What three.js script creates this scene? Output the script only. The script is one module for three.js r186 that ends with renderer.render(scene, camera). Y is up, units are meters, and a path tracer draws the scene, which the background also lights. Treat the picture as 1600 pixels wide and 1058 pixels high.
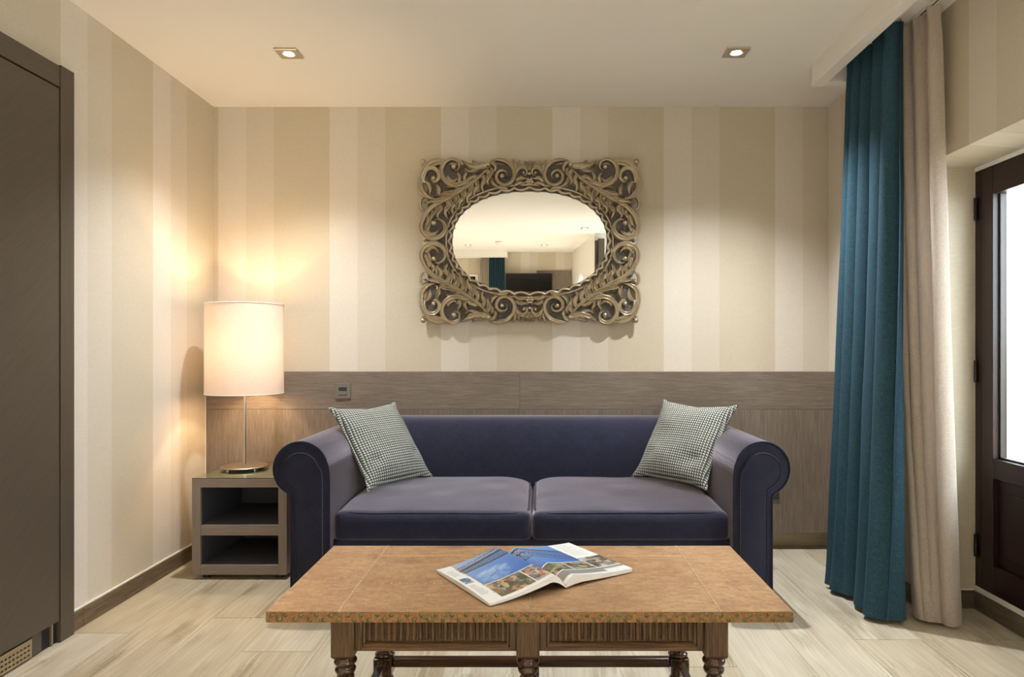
import * as THREE from 'three';
import { mergeGeometries, mergeVertices, toCreasedNormals } from 'three/addons/utils/BufferGeometryUtils.js';
import { RoundedBoxGeometry } from 'three/addons/geometries/RoundedBoxGeometry.js';

// ------------------------------------------------------------------ camera, sky, exposure
const scene = new THREE.Scene();
const camera = new THREE.PerspectiveCamera(52.74, 1600 / 1058, 0.05, 60);   // level, shifted lens
camera.position.set(0, 1.13, 3.894);
camera.lookAt(0, 1.13, 0);
camera.setViewOffset(1600, 1058, -41, -14, 1600, 1058);
const renderer = new THREE.WebGLRenderer({ antialias: true });
renderer.toneMapping = THREE.LinearToneMapping;
renderer.toneMappingExposure = 1.22;
renderer.shadowMap.enabled = true;
scene.background = new THREE.Color(0.80, 0.92, 1.0);        // overcast daylight beyond the balcony door
scene.backgroundIntensity = 13;

const WARM = [0.96, 0.985, 1.0], LAMP = [1.0, 0.76, 0.44];
const DOWN_FRONT = 12.5, DOWN_CORNER = 9, DOWN_REAR = 30, LAMP_CD = 0.85;

// ------------------------------------------------------------------ helpers
function mulberry(a) { return () => { a |= 0; a = a + 0x6D2B79F5 | 0; let t = Math.imul(a ^ a >>> 15, 1 | a); t = t + Math.imul(t ^ t >>> 7, 61 | t) ^ t; return ((t ^ t >>> 14) >>> 0) / 4294967296; }; }
const V2 = (x, y) => new THREE.Vector2(x, y), V3 = (x, y, z) => new THREE.Vector3(x, y, z);
const lerp = (a, b, t) => a + (b - a) * t, clamp = (x, a = 0, b = 1) => Math.min(b, Math.max(a, x));
const sstep = (a, b, x) => { const t = clamp((x - a) / (b - a)); return t * t * (3 - 2 * t); };
function noiseMaker(seed, px, py) {            // tileable value noise with period px, py
  const r = mulberry(seed), g = new Float32Array(px * py); for (let i = 0; i < g.length; i++) g[i] = r();
  return (x, y) => {
    const xi = Math.floor(x), yi = Math.floor(y); let fx = x - xi, fy = y - yi; fx = fx * fx * (3 - 2 * fx); fy = fy * fy * (3 - 2 * fy);
    const a = ((xi % px) + px) % px, b = (a + 1) % px, c = ((yi % py) + py) % py, d = (c + 1) % py;
    return lerp(lerp(g[c * px + a], g[c * px + b], fx), lerp(g[d * px + a], g[d * px + b], fx), fy);
  };
}
function tex(w, h, fn, sizeU, sizeV, srgb = true) {      // repeats every sizeU x sizeV metres
  const d = new Uint8Array(w * h * 4);
  for (let y = 0; y < h; y++) for (let x = 0; x < w; x++) { const c = fn(x / w, y / h), i = (y * w + x) * 4; for (let k = 0; k < 3; k++) d[i + k] = clamp(Array.isArray(c) ? c[k] : c, 0, 255); d[i + 3] = 255; }
  const t = new THREE.DataTexture(d, w, h, THREE.RGBAFormat);
  t.wrapS = t.wrapT = THREE.RepeatWrapping; t.magFilter = THREE.LinearFilter; t.minFilter = THREE.LinearMipmapLinearFilter; t.generateMipmaps = true;
  if (srgb) t.colorSpace = THREE.SRGBColorSpace;
  t.repeat.set(1 / sizeU, 1 / sizeV); t.needsUpdate = true; return t;
}
const mul = (c, k) => [c[0] * k, c[1] * k, c[2] * k];
const mixc = (a, b, t) => [lerp(a[0], b[0], t), lerp(a[1], b[1], t), lerp(a[2], b[2], t)];
const rgb = (r, g, b) => new THREE.Color().setRGB(r / 255, g / 255, b / 255, THREE.SRGBColorSpace);
const std = (o) => new THREE.MeshPhysicalMaterial(o);

const used = {};
function numbered(n) { const k = used[n] = (used[n] ?? -1) + 1; return k ? `${n}_${String(k).padStart(3, '0')}` : n; }
function thing(name, label, category, pos = [0, 0, 0], group) {
  const o = new THREE.Group(); o.name = numbered(name); o.position.set(...pos); o.userData = { label, category }; if (group) o.userData.group = group; scene.add(o); return o;
}
function struct(name, pos = [0, 0, 0], label, category) { const o = new THREE.Group(); o.name = name; o.position.set(...pos); o.userData = { kind: 'structure', label, category }; scene.add(o); return o; }
function part(name, geo, mat, parent, label) {
  const m = new THREE.Mesh(geo, mat); m.name = name; m.castShadow = m.receiveShadow = true; if (label) m.userData.label = label; parent.add(m); return m;
}
// uv in metres by the way each face points; grain axis gets u
function boxUV(geo, grain = 'x', du = 0, dv = 0) {
  const g = geo.index ? geo.toNonIndexed() : geo, p = g.attributes.position, uv = new Float32Array(p.count * 2), a = V3(), b = V3(), c = V3(), n = V3();
  for (let i = 0; i < p.count; i += 3) {
    a.fromBufferAttribute(p, i); b.fromBufferAttribute(p, i + 1); c.fromBufferAttribute(p, i + 2);
    n.crossVectors(b.clone().sub(a), c.clone().sub(a)); const ax = Math.abs(n.x), ay = Math.abs(n.y), az = Math.abs(n.z);
    let f = ax >= ay && ax >= az ? ['z', 'y'] : ay >= az ? ['x', 'z'] : ['x', 'y'];
    if (f[1] === grain) f = [f[1], f[0]];
    [a, b, c].forEach((v, k) => { uv[(i + k) * 2] = v[f[0]] + du; uv[(i + k) * 2 + 1] = v[f[1]] + dv; });
  }
  g.setAttribute('uv', new THREE.BufferAttribute(uv, 2)); return g;
}
function box(x0, x1, y0, y1, z0, z1, bev = 0, grain = 'x', du = 0, dv = 0) {
  const w = x1 - x0, h = y1 - y0, d = z1 - z0;
  const g = bev ? new RoundedBoxGeometry(w, h, d, 2, bev) : new THREE.BoxGeometry(w, h, d);
  g.translate((x0 + x1) / 2, (y0 + y1) / 2, (z0 + z1) / 2); return boxUV(g, grain, du, dv);
}
function setUV(geo, fn) { const g = geo.index ? geo.toNonIndexed() : geo, p = g.attributes.position, uv = new Float32Array(p.count * 2); for (let i = 0; i < p.count; i++) { const [u, v] = fn(p.getX(i), p.getY(i), p.getZ(i)); uv[2 * i] = u; uv[2 * i + 1] = v; } g.setAttribute('uv', new THREE.BufferAttribute(uv, 2)); return g; }
function tube(pts, r, seg = 40, rad = 6, closed = false) { return new THREE.TubeGeometry(new THREE.CatmullRomCurve3(pts, closed, 'centripetal'), seg, r, rad, closed); }
function grid(nu, nv, fn) {                       // surface from fn(u, v) -> [x, y, z, s, t]
  const pos = [], uv = [], idx = [];
  for (let j = 0; j <= nv; j++) for (let i = 0; i <= nu; i++) { const q = fn(i / nu, j / nv); pos.push(q[0], q[1], q[2]); uv.push(q[3] ?? i / nu, q[4] ?? j / nv); }
  for (let j = 0; j < nv; j++) for (let i = 0; i < nu; i++) { const a = j * (nu + 1) + i, b = a + 1, c = a + nu + 1, d = c + 1; idx.push(a, b, d, a, d, c); }
  const g = new THREE.BufferGeometry(); g.setAttribute('position', new THREE.Float32BufferAttribute(pos, 3)); g.setAttribute('uv', new THREE.Float32BufferAttribute(uv, 2)); g.setIndex(idx); g.computeVertexNormals(); return g;
}
// soft upholstered block: rounded box on a dense grid, then pushed about by fn
function softBox(w, h, d, r, n, fn) {
  const g0 = new THREE.BoxGeometry(w, h, d, n[0], n[1], n[2]); g0.deleteAttribute('uv'); g0.deleteAttribute('normal');
  const g = mergeVertices(g0, 1e-5), p = g.attributes.position, v = V3();
  for (let i = 0; i < p.count; i++) {
    v.fromBufferAttribute(p, i);
    const remap = (x, H, R) => { const t = x / H, k = (H - R) / H; return Math.abs(t) < 1 - 1e-6 ? x : x; };
    const c = V3(clamp(v.x, -w / 2 + r, w / 2 - r), clamp(v.y, -h / 2 + r, h / 2 - r), clamp(v.z, -d / 2 + r, d / 2 - r));
    const e = v.clone().sub(c); if (e.lengthSq() > 1e-12) { const m = Math.max(Math.abs(e.x), Math.abs(e.y), Math.abs(e.z)); e.normalize().multiplyScalar(Math.min(r, m)); v.copy(c).add(e); }
    if (fn) fn(v, w, h, d);
    p.setXYZ(i, v.x, v.y, v.z);
  }
  g.computeVertexNormals(); return g;
}

// ------------------------------------------------------------------ procedural textures
const nA = noiseMaker(11, 64, 64), nB = noiseMaker(23, 256, 256), nC = noiseMaker(37, 16, 16), nD = noiseMaker(51, 512, 512), nE = noiseMaker(77, 8, 8);
// striped wallpaper: wide sand stripe, pale stripe, middle stripe; linen weave
const wallTex = tex(1024, 512, (u, v) => {
  const dark = [205, 194, 173], light = [219, 210, 197], mid = [212, 202, 186];
  let c = u < 0.5 ? dark : u < 0.75 ? light : mid;
  const k = 1 + 0.035 * (nD(u * 512, v * 64) - 0.5) + 0.035 * (nD(u * 64 + 3, v * 256) - 0.5) + 0.012 * (nB(u * 256, v * 256) - 0.5);
  return mul(c, k);
}, 0.635, 0.3175);
const wallBump = tex(512, 256, (u, v) => 128 + 60 * (nD(u * 512, v * 32) - 0.5) + 60 * (nD(u * 32 + 3, v * 128) - 0.5), 0.635, 0.3175, false);
function wood(seed, base, dark, su, sv, contrast = 1, w = 1024, h = 512) {
  const a = noiseMaker(seed, 16, 256), b = noiseMaker(seed + 1, 64, 512), c = noiseMaker(seed + 2, 4, 8), d = noiseMaker(seed + 3, 8, 64);
  return tex(w, h, (u, v) => {
    const wv = v + 0.02 * (c(u * 4, v * 8) - 0.5);
    const s = 0.45 * a(u * 16, wv * 256) + 0.3 * b(u * 64, wv * 512) + 0.35 * d(u * 8, wv * 64) + 0.12 * c(u * 4, v * 8);
    return mixc(dark, base, clamp(0.5 + contrast * (s - 0.61) * 1.8));
  }, su, sv);
}
const panelTex = wood(101, [141, 128, 114], [106, 94, 83], 0.6, 0.3, 0.75);
const doorTex = wood(141, [96, 85, 73], [74, 65, 55], 0.9, 0.2, 0.5);
const oakTex = wood(161, [118, 86, 52], [62, 42, 24], 0.8, 0.25, 1.1);
const sideTex = wood(181, [150, 136, 124], [124, 111, 101], 0.7, 0.3, 0.6);
const mahoTex = wood(201, [46, 22, 20], [30, 13, 12], 1.0, 0.3, 0.8, 512, 256);
const baseTex = [wood(221, [134, 113, 88], [84, 69, 52], 0.9, 0.25, 1.2, 512, 256), wood(231, [122, 108, 92], [84, 74, 62], 0.9, 0.25, 1.1, 512, 256)];
// wood-look floor tile, streaks along u
function plankTex(seed, pale, dark) {
  const a = noiseMaker(seed, 12, 96), b = noiseMaker(seed + 1, 96, 256), c = noiseMaker(seed + 2, 5, 6), d = noiseMaker(seed + 3, 10, 14), e = noiseMaker(seed + 4, 256, 64);
  return tex(1024, 512, (u, v) => {
    const band = sstep(0.5, 0.8, c(u * 5, v * 6)), w = v + 0.03 * (d(u * 10, v * 14) - 0.5);
    let s = 0.38 * a(u * 3, w * 96) + 0.18 * b(u * 12, w * 256) + 0.40 * d(u * 10, v * 14) + 0.08 * c(u * 5, v * 6);
    s = 0.52 + (s - 0.52) * (0.55 + 0.9 * band) - 0.15 * band + 0.14 * (e(u * 256, v * 64) - 0.5) * (0.25 + band);
    return mixc(dark, pale, clamp(0.66 + (s - 0.5) * 1.25));
  }, 1.2, 0.516);
}
const plankTexs = [plankTex(301, [212, 200, 177], [156, 141, 114]), plankTex(311, [206, 192, 166], [146, 130, 102]), plankTex(321, [215, 205, 185], [166, 153, 129]), plankTex(331, [203, 190, 164], [150, 135, 107])];
// upholstery: fine chenille
const velvetTex = tex(512, 512, (u, v) => { const k = 0.8 + 0.25 * nD(u * 512, v * 128) + 0.22 * nB(u * 64, v * 256) - 0.05 + 0.12 * (nA(u * 12, v * 12) - 0.5); return mul([40, 42, 60], k); }, 0.35, 0.35);
const velvetBump = tex(512, 512, (u, v) => 255 * (0.5 * nD(u * 512, v * 200) + 0.5 * nB(u * 128, v * 256)), 0.35, 0.35, false);
const tealTex = tex(512, 512, (u, v) => { const k = 0.60 + 0.42 * nD(u * 512, v * 40) + 0.38 * nD(u * 40 + 9, v * 512) ; return mul([36, 71, 88], k); }, 0.30, 0.30);
const taupeTex = tex(256, 256, (u, v) => { const k = 0.9 + 0.1 * nB(u * 256, v * 32) + 0.1 * nB(u * 32, v * 256); return mul([196, 183, 171], k); }, 0.25, 0.25);
// pillow: small woven houndstooth
const pillowTex = tex(256, 256, (u, v) => {
  const n = 12, x = u * n, y = v * n, i = Math.floor(x), j = Math.floor(y), fx = x - i, fy = y - j;
  const warp = fx < 0.5, weft = fy < 0.5, over = (Math.floor(x * 4) + Math.floor(y * 4)) % 4 < 2;
  let c = warp === weft ? (warp ? 0 : 1) : (over ? 1 : 0);
  c = c ? 1 : 0; const k = 0.9 + 0.2 * nB(u * 256, v * 256);
  return mul(c ? [206, 207, 190] : [66, 74, 82], k);
}, 0.15, 0.15);
const pillowBump = tex(256, 256, (u, v) => { const n = 24; return 255 * (0.5 + 0.25 * Math.sin(u * n * 6.283) + 0.25 * Math.sin(v * n * 6.283)); }, 0.15, 0.15, false);
const shadeTex = tex(512, 512, (u, v) => mul([228, 212, 201], 0.93 + 0.08 * nD(u * 512, v * 48) + 0.06 * nD(u * 48, v * 512)), 0.3, 0.3);
const copperTex = tex(1024, 1024, (u, v) => {
  const p = nC(u * 16, v * 16) * 0.22 + nA(u * 24, v * 60) * 0.38 + nB(u * 120, v * 240) * 0.4, q = sstep(0.58, 0.8, nE(u * 8 + 3, v * 8)) * nA(u * 50, v * 24);
  return mixc(mixc([172, 132, 94], [202, 163, 120], clamp((p - 0.5) * 2 + 0.5)), [142, 94, 62], q * 0.4);
}, 0.7, 0.7);
const copperBump = tex(512, 512, (u, v) => 255 * (0.7 * nA(u * 64, v * 64) + 0.3 * nB(u * 200, v * 200)), 0.9, 0.9, false);
const edgeTex = tex(1024, 128, (u, v) => {
  const p = nB(u * 256, v * 16), g = sstep(0.52, 0.72, 0.6 * nA(u * 60, v * 6 + 5) + 0.4 * nB(u * 200 + 7, v * 14)), d = sstep(0.72, 0.82, nD(u * 300, v * 20));
  return mixc(mixc(mixc([182, 132, 84], [140, 100, 60], p), [98, 106, 80], g * 0.6), [66, 52, 36], d * 0.6);
}, 0.45, 0.05);
const brushTex = tex(256, 256, (u, v) => 150 + 60 * (nB(u * 4, v * 256) - 0.5), 0.1, 0.1, false);

// ------------------------------------------------------------------ materials
const M = {
  piping: std({ map: velvetTex, roughness: 0.95, sheen: 0.5, sheenColor: new THREE.Color(1.0, 0.90, 1.0), sheenRoughness: 0.8, specularIntensity: 0.3 }),
  wall: std({ map: wallTex, bumpMap: wallBump, bumpScale: 0.0004, roughness: 0.8 }),
  ceiling: std({ color: rgb(241, 238, 234), roughness: 0.9 }),
  white: std({ color: rgb(236, 232, 225), roughness: 0.6 }),
  panel: std({ map: panelTex, roughness: 0.5, bumpMap: panelTex, bumpScale: 0.0005 }),
  door: std({ map: doorTex, roughness: 0.5, bumpMap: doorTex, bumpScale: 0.0004 }),
  side: std({ map: sideTex, roughness: 0.5 }),
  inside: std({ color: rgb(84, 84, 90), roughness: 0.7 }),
  dark: std({ color: rgb(20, 19, 19), roughness: 0.7 }),
  maho: std({ map: mahoTex, roughness: 0.4 }),
  black: std({ color: rgb(14, 14, 15), roughness: 0.45 }),
  grout: std({ color: rgb(206, 194, 172), roughness: 0.9 }),
  base: baseTex.map((t) => std({ map: t, roughness: 0.5 })),
  plank: plankTexs.map((t) => std({ map: t, roughness: 0.5, bumpMap: t, bumpScale: 0.0006 })),
  velvet: std({ map: velvetTex, roughness: 0.95, bumpMap: velvetBump, bumpScale: 0.0008, sheen: 2, sheenColor: new THREE.Color(1.0, 0.90, 1.0), sheenRoughness: 0.8, specularIntensity: 0.3 }),
  teal: std({ map: tealTex, roughness: 0.85, sheen: 0.35, sheenColor: new THREE.Color(0.25, 0.38, 0.42), sheenRoughness: 0.5, bumpMap: tealTex, bumpScale: 0.0006, side: THREE.DoubleSide }),
  taupe: std({ map: taupeTex, roughness: 0.95, transmission: 0.25, thickness: 0, side: THREE.DoubleSide }),
  sheer: std({ color: rgb(226, 220, 216), roughness: 0.95, transmission: 0.5, thickness: 0, side: THREE.DoubleSide }),
  pillow: std({ map: pillowTex, roughness: 0.95, bumpMap: pillowBump, bumpScale: 0.0012 }),
  shade: std({ map: shadeTex, roughness: 1, transmission: 0.075, thickness: 0, side: THREE.DoubleSide }),
  steel: std({ color: rgb(196, 190, 180), metalness: 1, roughness: 0.32, roughnessMap: null }),
  chrome: std({ color: rgb(215, 212, 205), metalness: 1, roughness: 0.18 }),
  bezel: std({ color: rgb(196, 188, 176), metalness: 0.9, roughness: 0.35 }),
  glow: std({ color: 0xffffff, emissive: new THREE.Color(1, 0.93, 0.8), emissiveIntensity: 9, roughness: 0.5 }),
  bulb: std({ color: 0xffffff, emissive: new THREE.Color(...LAMP), emissiveIntensity: 5, roughness: 0.5 }),
  glass: std({ color: 0xffffff, transmission: 1, thickness: 0, roughness: 0, ior: 1.45 }),
  tableGlass: std({ color: rgb(236, 244, 240), transmission: 1, thickness: 0, roughness: 0.02, ior: 1.5 }),
  glassEdge: std({ color: rgb(52, 72, 62), roughness: 0.15 }),
  grey: std({ color: rgb(124, 118, 112), roughness: 0.45, metalness: 0.3 }),
  greyDark: std({ color: rgb(64, 61, 58), roughness: 0.45, metalness: 0.3 }),
  vent: std({ color: rgb(178, 160, 130), metalness: 0.7, roughness: 0.4 }),
  silver: std({ color: rgb(196, 184, 162), metalness: 0.85, roughness: 0.3 }),
  backing: std({ color: rgb(92, 85, 79), roughness: 0.7, metalness: 0.1 }),
  mirror: std({ color: rgb(242, 242, 240), metalness: 1, roughness: 0.0 }),
  copper: std({ map: copperTex, metalness: 0.4, roughness: 0.4, bumpMap: copperBump, bumpScale: 0.0012 }),
  copperEdge: std({ map: edgeTex, metalness: 0.35, roughness: 0.5 }),
  nail: std({ color: rgb(136, 118, 80), metalness: 0.7, roughness: 0.4 }),
  brassNail: std({ color: rgb(226, 206, 170), metalness: 0.8, roughness: 0.3 }),
  oak: std({ map: oakTex, roughness: 0.42, bumpMap: oakTex, bumpScale: 0.0006 }),
  oakGloss: std({ map: oakTex, color: rgb(190, 170, 160), roughness: 0.2, clearcoat: 0.6, clearcoatRoughness: 0.15 }),
  paper: std({ color: rgb(236, 234, 230), roughness: 0.5 }),
  tv: std({ color: rgb(16, 16, 18), roughness: 0.12 }),
};

// ------------------------------------------------------------------ the room shell
const XL = -1.85, XR = 1.653, H = 2.502, ZR = 8.6;
const OPEN0 = 0.93, OPEN1 = 1.88, OPENH = 1.908, XD = 1.894, WIN0 = 4.3, WIN1 = 5.75;       // balcony door opening in the right wall
{
  const wb = struct('wall_back'); part('wallpaper', setUV(new THREE.BoxGeometry(4.1, H + 0.1, 0.2).translate(0, H / 2, -0.1), (x, y, z) => [x + 1.507, y]), M.wall, wb);
  const wl = struct('wall_left'); part('wallpaper', setUV(new THREE.BoxGeometry(0.2, H + 0.1, ZR + 0.4).translate(XL - 0.1, H / 2, ZR / 2), (x, y, z) => [-z + 0.297, y]), M.wall, wl);
  const wr = struct('wall_right'); const rw = (y0, y1, z0, z1) => part('wallpaper', setUV(box(XR, XR + 0.34, y0, y1, z0, z1), (x, y, z) => [z - 0.955 + (x - XR) * 0.2, y]), M.wall, wr);
  rw(-0.05, H + 0.05, -0.2, OPEN0); rw(OPENH, H + 0.05, OPEN0, OPEN1); rw(-0.05, H + 0.05, OPEN1, WIN0); rw(-0.05, 0.12, WIN0, WIN1); rw(2.25, H + 0.05, WIN0, WIN1); rw(-0.05, H + 0.05, WIN1, ZR + 0.2);
  const wq = struct('wall_rear'); part('wallpaper', setUV(new THREE.BoxGeometry(4.1, H + 0.1, 0.2).translate(0, H / 2, ZR + 0.1), (x, y, z) => [x, y]), M.wall, wq);
  const ce = struct('ceiling'); part('plaster', new THREE.BoxGeometry(4.2, 0.15, ZR + 0.4).translate(0, H + 0.075, ZR / 2), M.ceiling, ce);
}
// floor of wood-look tiles
{
  const fl = struct('floor'); part('grout', new THREE.BoxGeometry(4.2, 0.1, ZR + 0.4).translate(0, -0.0518, ZR / 2), M.grout, fl);
  const r = mulberry(5), W = 0.258, L = 1.2, geos = [];
  for (let k = 0; k < 8; k++) geos.push(setUV(new RoundedBoxGeometry(W - 0.003, 0.02, L - 0.003, 1, 0.0008).translate(0, -0.01, 0), (x, y, z) => [z + k * 0.37, x + 0.13 + (k % 2) * 0.26]));
  const offs = { 11: -0.01, 12: 0.054, 0: 0.0, 1: 0.57 };
  for (let i = 0; i < 15; i++) {
    const x = -1.875 + W * (i + 0.5), off = i === 12 ? 0.054 : i === 0 ? -0.006 : i === 11 ? 0.42 : (i * 0.43 + 0.21 * r()) % 1.2;
    for (let j = -1; j < 7; j++) {
      const z0 = off + j * L, z1 = z0 + L; if (z1 < 0.02 || z0 > ZR) continue;
      const a = Math.max(z0, -0.08), b = z1, full = a === z0;
      const m = part('floor_tile', full ? geos[Math.floor(r() * 8)] : setUV(new THREE.BoxGeometry(W - 0.003, 0.02, b - a - 0.003).translate(0, -0.01, 0), (xx, y, z) => [z + 0.5, xx + 0.13]), M.plank[Math.floor(r() * 4)], fl);
      m.position.set(x, 0, (a + b) / 2);
    }
  }
}
// skirting tiles
{
  const tiles = (g, along, fixed, from, to, L, h, mats, t = 0.009) => {
    let k = 0; for (let a = from; a < to - 0.01; a += L, k++) { const b = Math.min(to, a + L) - 0.002; part('skirting_tile', along === 'z' ? box(Math.min(fixed, fixed + t), Math.max(fixed, fixed + t), 0, h, a, b, 0.001, 'z', k * 0.31, k * 0.1) : box(a, b, 0, h, Math.min(fixed, fixed + t), Math.max(fixed, fixed + t), 0.001, 'x', k * 0.31, k * 0.1), mats[k % mats.length], g); }
  };
  const bl = struct('baseboard_left'); tiles(bl, 'z', XL, 0.1, 0.31, 0.3, 0.078, M.base); tiles(bl, 'z', XL, 0.31, 1.13, 0.82, 0.078, M.base); tiles(bl, 'z', XL, 1.13, 1.203, 0.1, 0.078, [M.base[0]]); tiles(bl, 'z', XL, 2.3, ZR, 0.9, 0.078, M.base);
  part('sealant_bead', box(XL, XL + 0.006, 0.078, 0.084, 0.1, 1.203), M.white, bl);
  const bb = struct('baseboard_back'); tiles(bb, 'x', 0.0, XL, XR, 0.9, 0.078, [M.plank[1], M.plank[3]], 0.012);
  const br = struct('baseboard_right'); tiles(br, 'z', XR, 0.1, OPEN0, 0.9, 0.078, M.base, -0.009); tiles(br, 'x', OPEN0, XR, XD, 0.4, 0.078, [M.base[1]], 0.009); tiles(br, 'z', XD, OPEN0 + 0.01, OPEN1, 0.6 - 0.125, 0.078, [M.base[1]], -0.009);
  tiles(br, 'z', XR, OPEN1, ZR, 0.9, 0.078, M.base, -0.009);
  part('sealant_bead', box(XR, XD - 0.009, 0.078, 0.083, OPEN0, OPEN0 + 0.006), M.white, br);
}
// oak wall panelling behind the sofa
{
  const g = struct('trim_1', [0, 0, 0], 'grey-brown oak wall panelling along the back wall behind the sofa', 'wall panelling');
  const jx = -0.103, zf = 0.097;
  part('core', box(XL, XR, 0.1, 0.99, 0.012, zf - 0.012), M.dark, g);
  const bd = (x0, x1, y0, y1, grain, du) => part('board', box(x0, x1, y0, y1, zf - 0.014, zf, 0.0008, grain, du, du * 0.7), M.panel, g);
  bd(XL, jx - 0.0008, 0.787, 0.995, 'x', 0); bd(jx + 0.0008, XR, 0.787, 0.995, 'x', 0.83);
  bd(XL, jx - 0.0008, 0.1, 0.7855, 'y', 0.2); bd(jx + 0.0008, XR, 0.1, 0.7855, 'y', 0.51);
  part('top_cap', box(XL, XR, 0.989, 0.9935, 0, zf - 0.014), M.panel, g);
  part('edge_strip', box(XL, XL + 0.003, 0.1, 0.996, zf - 0.005, zf + 0.003), M.white, g);
}
// pelmet box for the curtains, ceiling tracks
{
  const g = struct('trim_2', [0, 0, 0], 'white boxed curtain pelmet dropping from the ceiling', 'pelmet');
  part('fascia', box(1.332, 1.388, 2.401, H, 0.57, 4.2, 0.001), M.ceiling, g);
  part('end_board', box(1.388, XR, 2.401, H, 0.57, 0.631, 0.001), M.ceiling, g);
  for (const x of [1.468, 1.565]) { const t = part('curtain_track', box(x - 0.012, x + 0.012, H - 0.012, H, 0.65, 4.1, 0.001), M.white, g); part('track_slot', box(x - 0.003, x + 0.003, H - 0.0125, H - 0.0115, 0.65, 4.1), M.dark, t); }
}
// ------------------------------------------------------------------ closet door on the left wall
{
  const g = struct('door_1', [XL, 0, 1.203], 'tall dark-stained wooden closet door with vented plinth in the left wall', 'door');
  part('casing', box(0, 0.022, 0, 2.212, 0, 0.075, 0.001, 'y'), M.door, g);
  part('casing', box(0, 0.022, 0, 2.212, 1.02, 1.095, 0.001, 'y'), M.door, g);
  part('header', box(0, 0.018, 2.128, 2.208, 0.075, 1.02, 0.001, 'z'), M.door, g);
  part('backing', box(-0.002, 0.004, 0, 2.13, 0.07, 1.03), M.dark, g);
  const leaf = setUV(new RoundedBoxGeometry(0.012, 2.036, 0.938, 1, 0.001).translate(0.012, 0.084 + 1.018, 0.079 + 0.469), (x, y, z) => { const a = 0.7; return [Math.cos(a) * z - Math.sin(a) * y, Math.sin(a) * z + Math.cos(a) * y]; });
  part('door_leaf', leaf, M.door, g);
  const pl = part('plinth', box(0, 0.009, 0.004, 0.08, 0.16, 1.02, 0, 'z'), M.door, g);
  part('plinth_post', box(0, 0.012, 0.002, 0.08, 0.104, 0.112), M.vent, g);
  // perforated ventilation grille
  const sh = new THREE.Shape([V2(0, 0), V2(0.62, 0), V2(0.62, 0.066), V2(0, 0.066)]);
  for (let c = 0; c < 34; c++) for (let r = 0; r < 3; r++) { const x = 0.016 + c * 0.0176, y = 0.012 + r * 0.017, h = new THREE.Path(); const w = 0.0062, q = 0.0032; h.moveTo(x - w + q, y - q); h.lineTo(x + w - q, y - q); h.absarc(x + w - q, y, q, -Math.PI / 2, Math.PI / 2, false); h.lineTo(x - w + q, y + q); h.absarc(x - w + q, y, q, Math.PI / 2, Math.PI * 1.5, false); sh.holes.push(h); }
  const gg = new THREE.ExtrudeGeometry(sh, { depth: 0.002, bevelEnabled: false, curveSegments: 3 }); gg.rotateY(-Math.PI / 2); gg.translate(0.0145, 0.008, 0.215);
  part('vent_grille', gg, M.vent, g, 'champagne metal grille with rows of slots');
  part('vent_backing', box(0.0091, 0.0105, 0.006, 0.076, 0.21, 0.84), M.black, g);
}
// ------------------------------------------------------------------ balcony door
{
  const g = struct('door_2', [XD, 0, OPEN0], 'dark mahogany balcony door with a tall glass pane over a sunk panel', 'door');
  const W = OPEN1 - OPEN0, y0 = 0.1, y1 = 1.89, ev = (n, ...a) => part(n, box(...a, 0.002, 'y'), M.maho, g);
  part('threshold', box(-0.0, 0.1, 0, 0.1, 0, W), M.white, g);
  part('plaster_strip', box(0, 0.08, y1, OPENH, 0, W), M.ceiling, g);
  ev('stile', 0.0, 0.06, y0, y1, 0.004, 0.118); ev('stile', 0.0, 0.06, y0, y1, W - 0.118, W - 0.004);
  const rail = (a, b) => part('rail', box(0.001, 0.059, a, b, 0.118, W - 0.118, 0.002, 'z'), M.maho, g);
  rail(1.77, y1); rail(0.585, 0.665); rail(y0, 0.22);
  part('frame_groove', box(-0.0008, 0.004, y0, y1, 0.042, 0.0445), M.black, g);
  part('panel', box(0.022, 0.04, 0.22, 0.585, 0.118, W - 0.118, 0.001, 'y'), M.maho, g);
  part('raised_field', box(0.012, 0.03, 0.27, 0.535, 0.168, W - 0.168, 0.006, 'y'), M.maho, g);
  const gl = part('glass_pane', new THREE.BoxGeometry(0.004, 1.105, W - 0.236).translate(0.032, 1.2175, W / 2), M.glass, g);
  part('spacer', box(0.026, 0.042, 0.665, 1.77, 0.118, 0.128), M.greyDark, gl); part('spacer', box(0.026, 0.042, 0.665, 0.673, 0.118, W - 0.118), M.greyDark, gl);
  for (const y of [0.23, 0.98, 1.68]) { const h = part('hinge', new THREE.CylinderGeometry(0.007, 0.007, 0.095, 12).translate(-0.007, y + 0.047, 0.018), M.black, g, 'black barrel hinge'); part('knuckle', new THREE.CylinderGeometry(0.0078, 0.0078, 0.004, 12).translate(-0.007, y + 0.047, 0.018), M.greyDark, h); }
}
// balcony outside: slab and plastered parapet
{
  const b = struct('floor_balcony', [0, 0, 0], 'pale balcony floor outside the doors', 'balcony floor'); part('slab', box(XR + 0.34, 3.3, -0.2, -0.02, -0.5, ZR), M.grout, b);
  const w = struct('wall_parapet', [0, 0, 0], 'white plastered parapet outside the balcony door', 'parapet'); part('plaster', box(3.1, 3.3, -0.2, 1.15, -0.5, ZR), M.white, w); part('plaster', box(XR + 0.34, 3.1, -0.2, 2.4, -0.7, -0.5), M.white, w);
  const u = struct('floor_upper_balcony', [0, 0, 0], 'underside of the balcony one floor up', 'balcony floor'); part('slab', box(XR + 0.34, 3.3, 2.42, 2.6, -0.7, 2.9), M.white, u);
}
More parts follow.
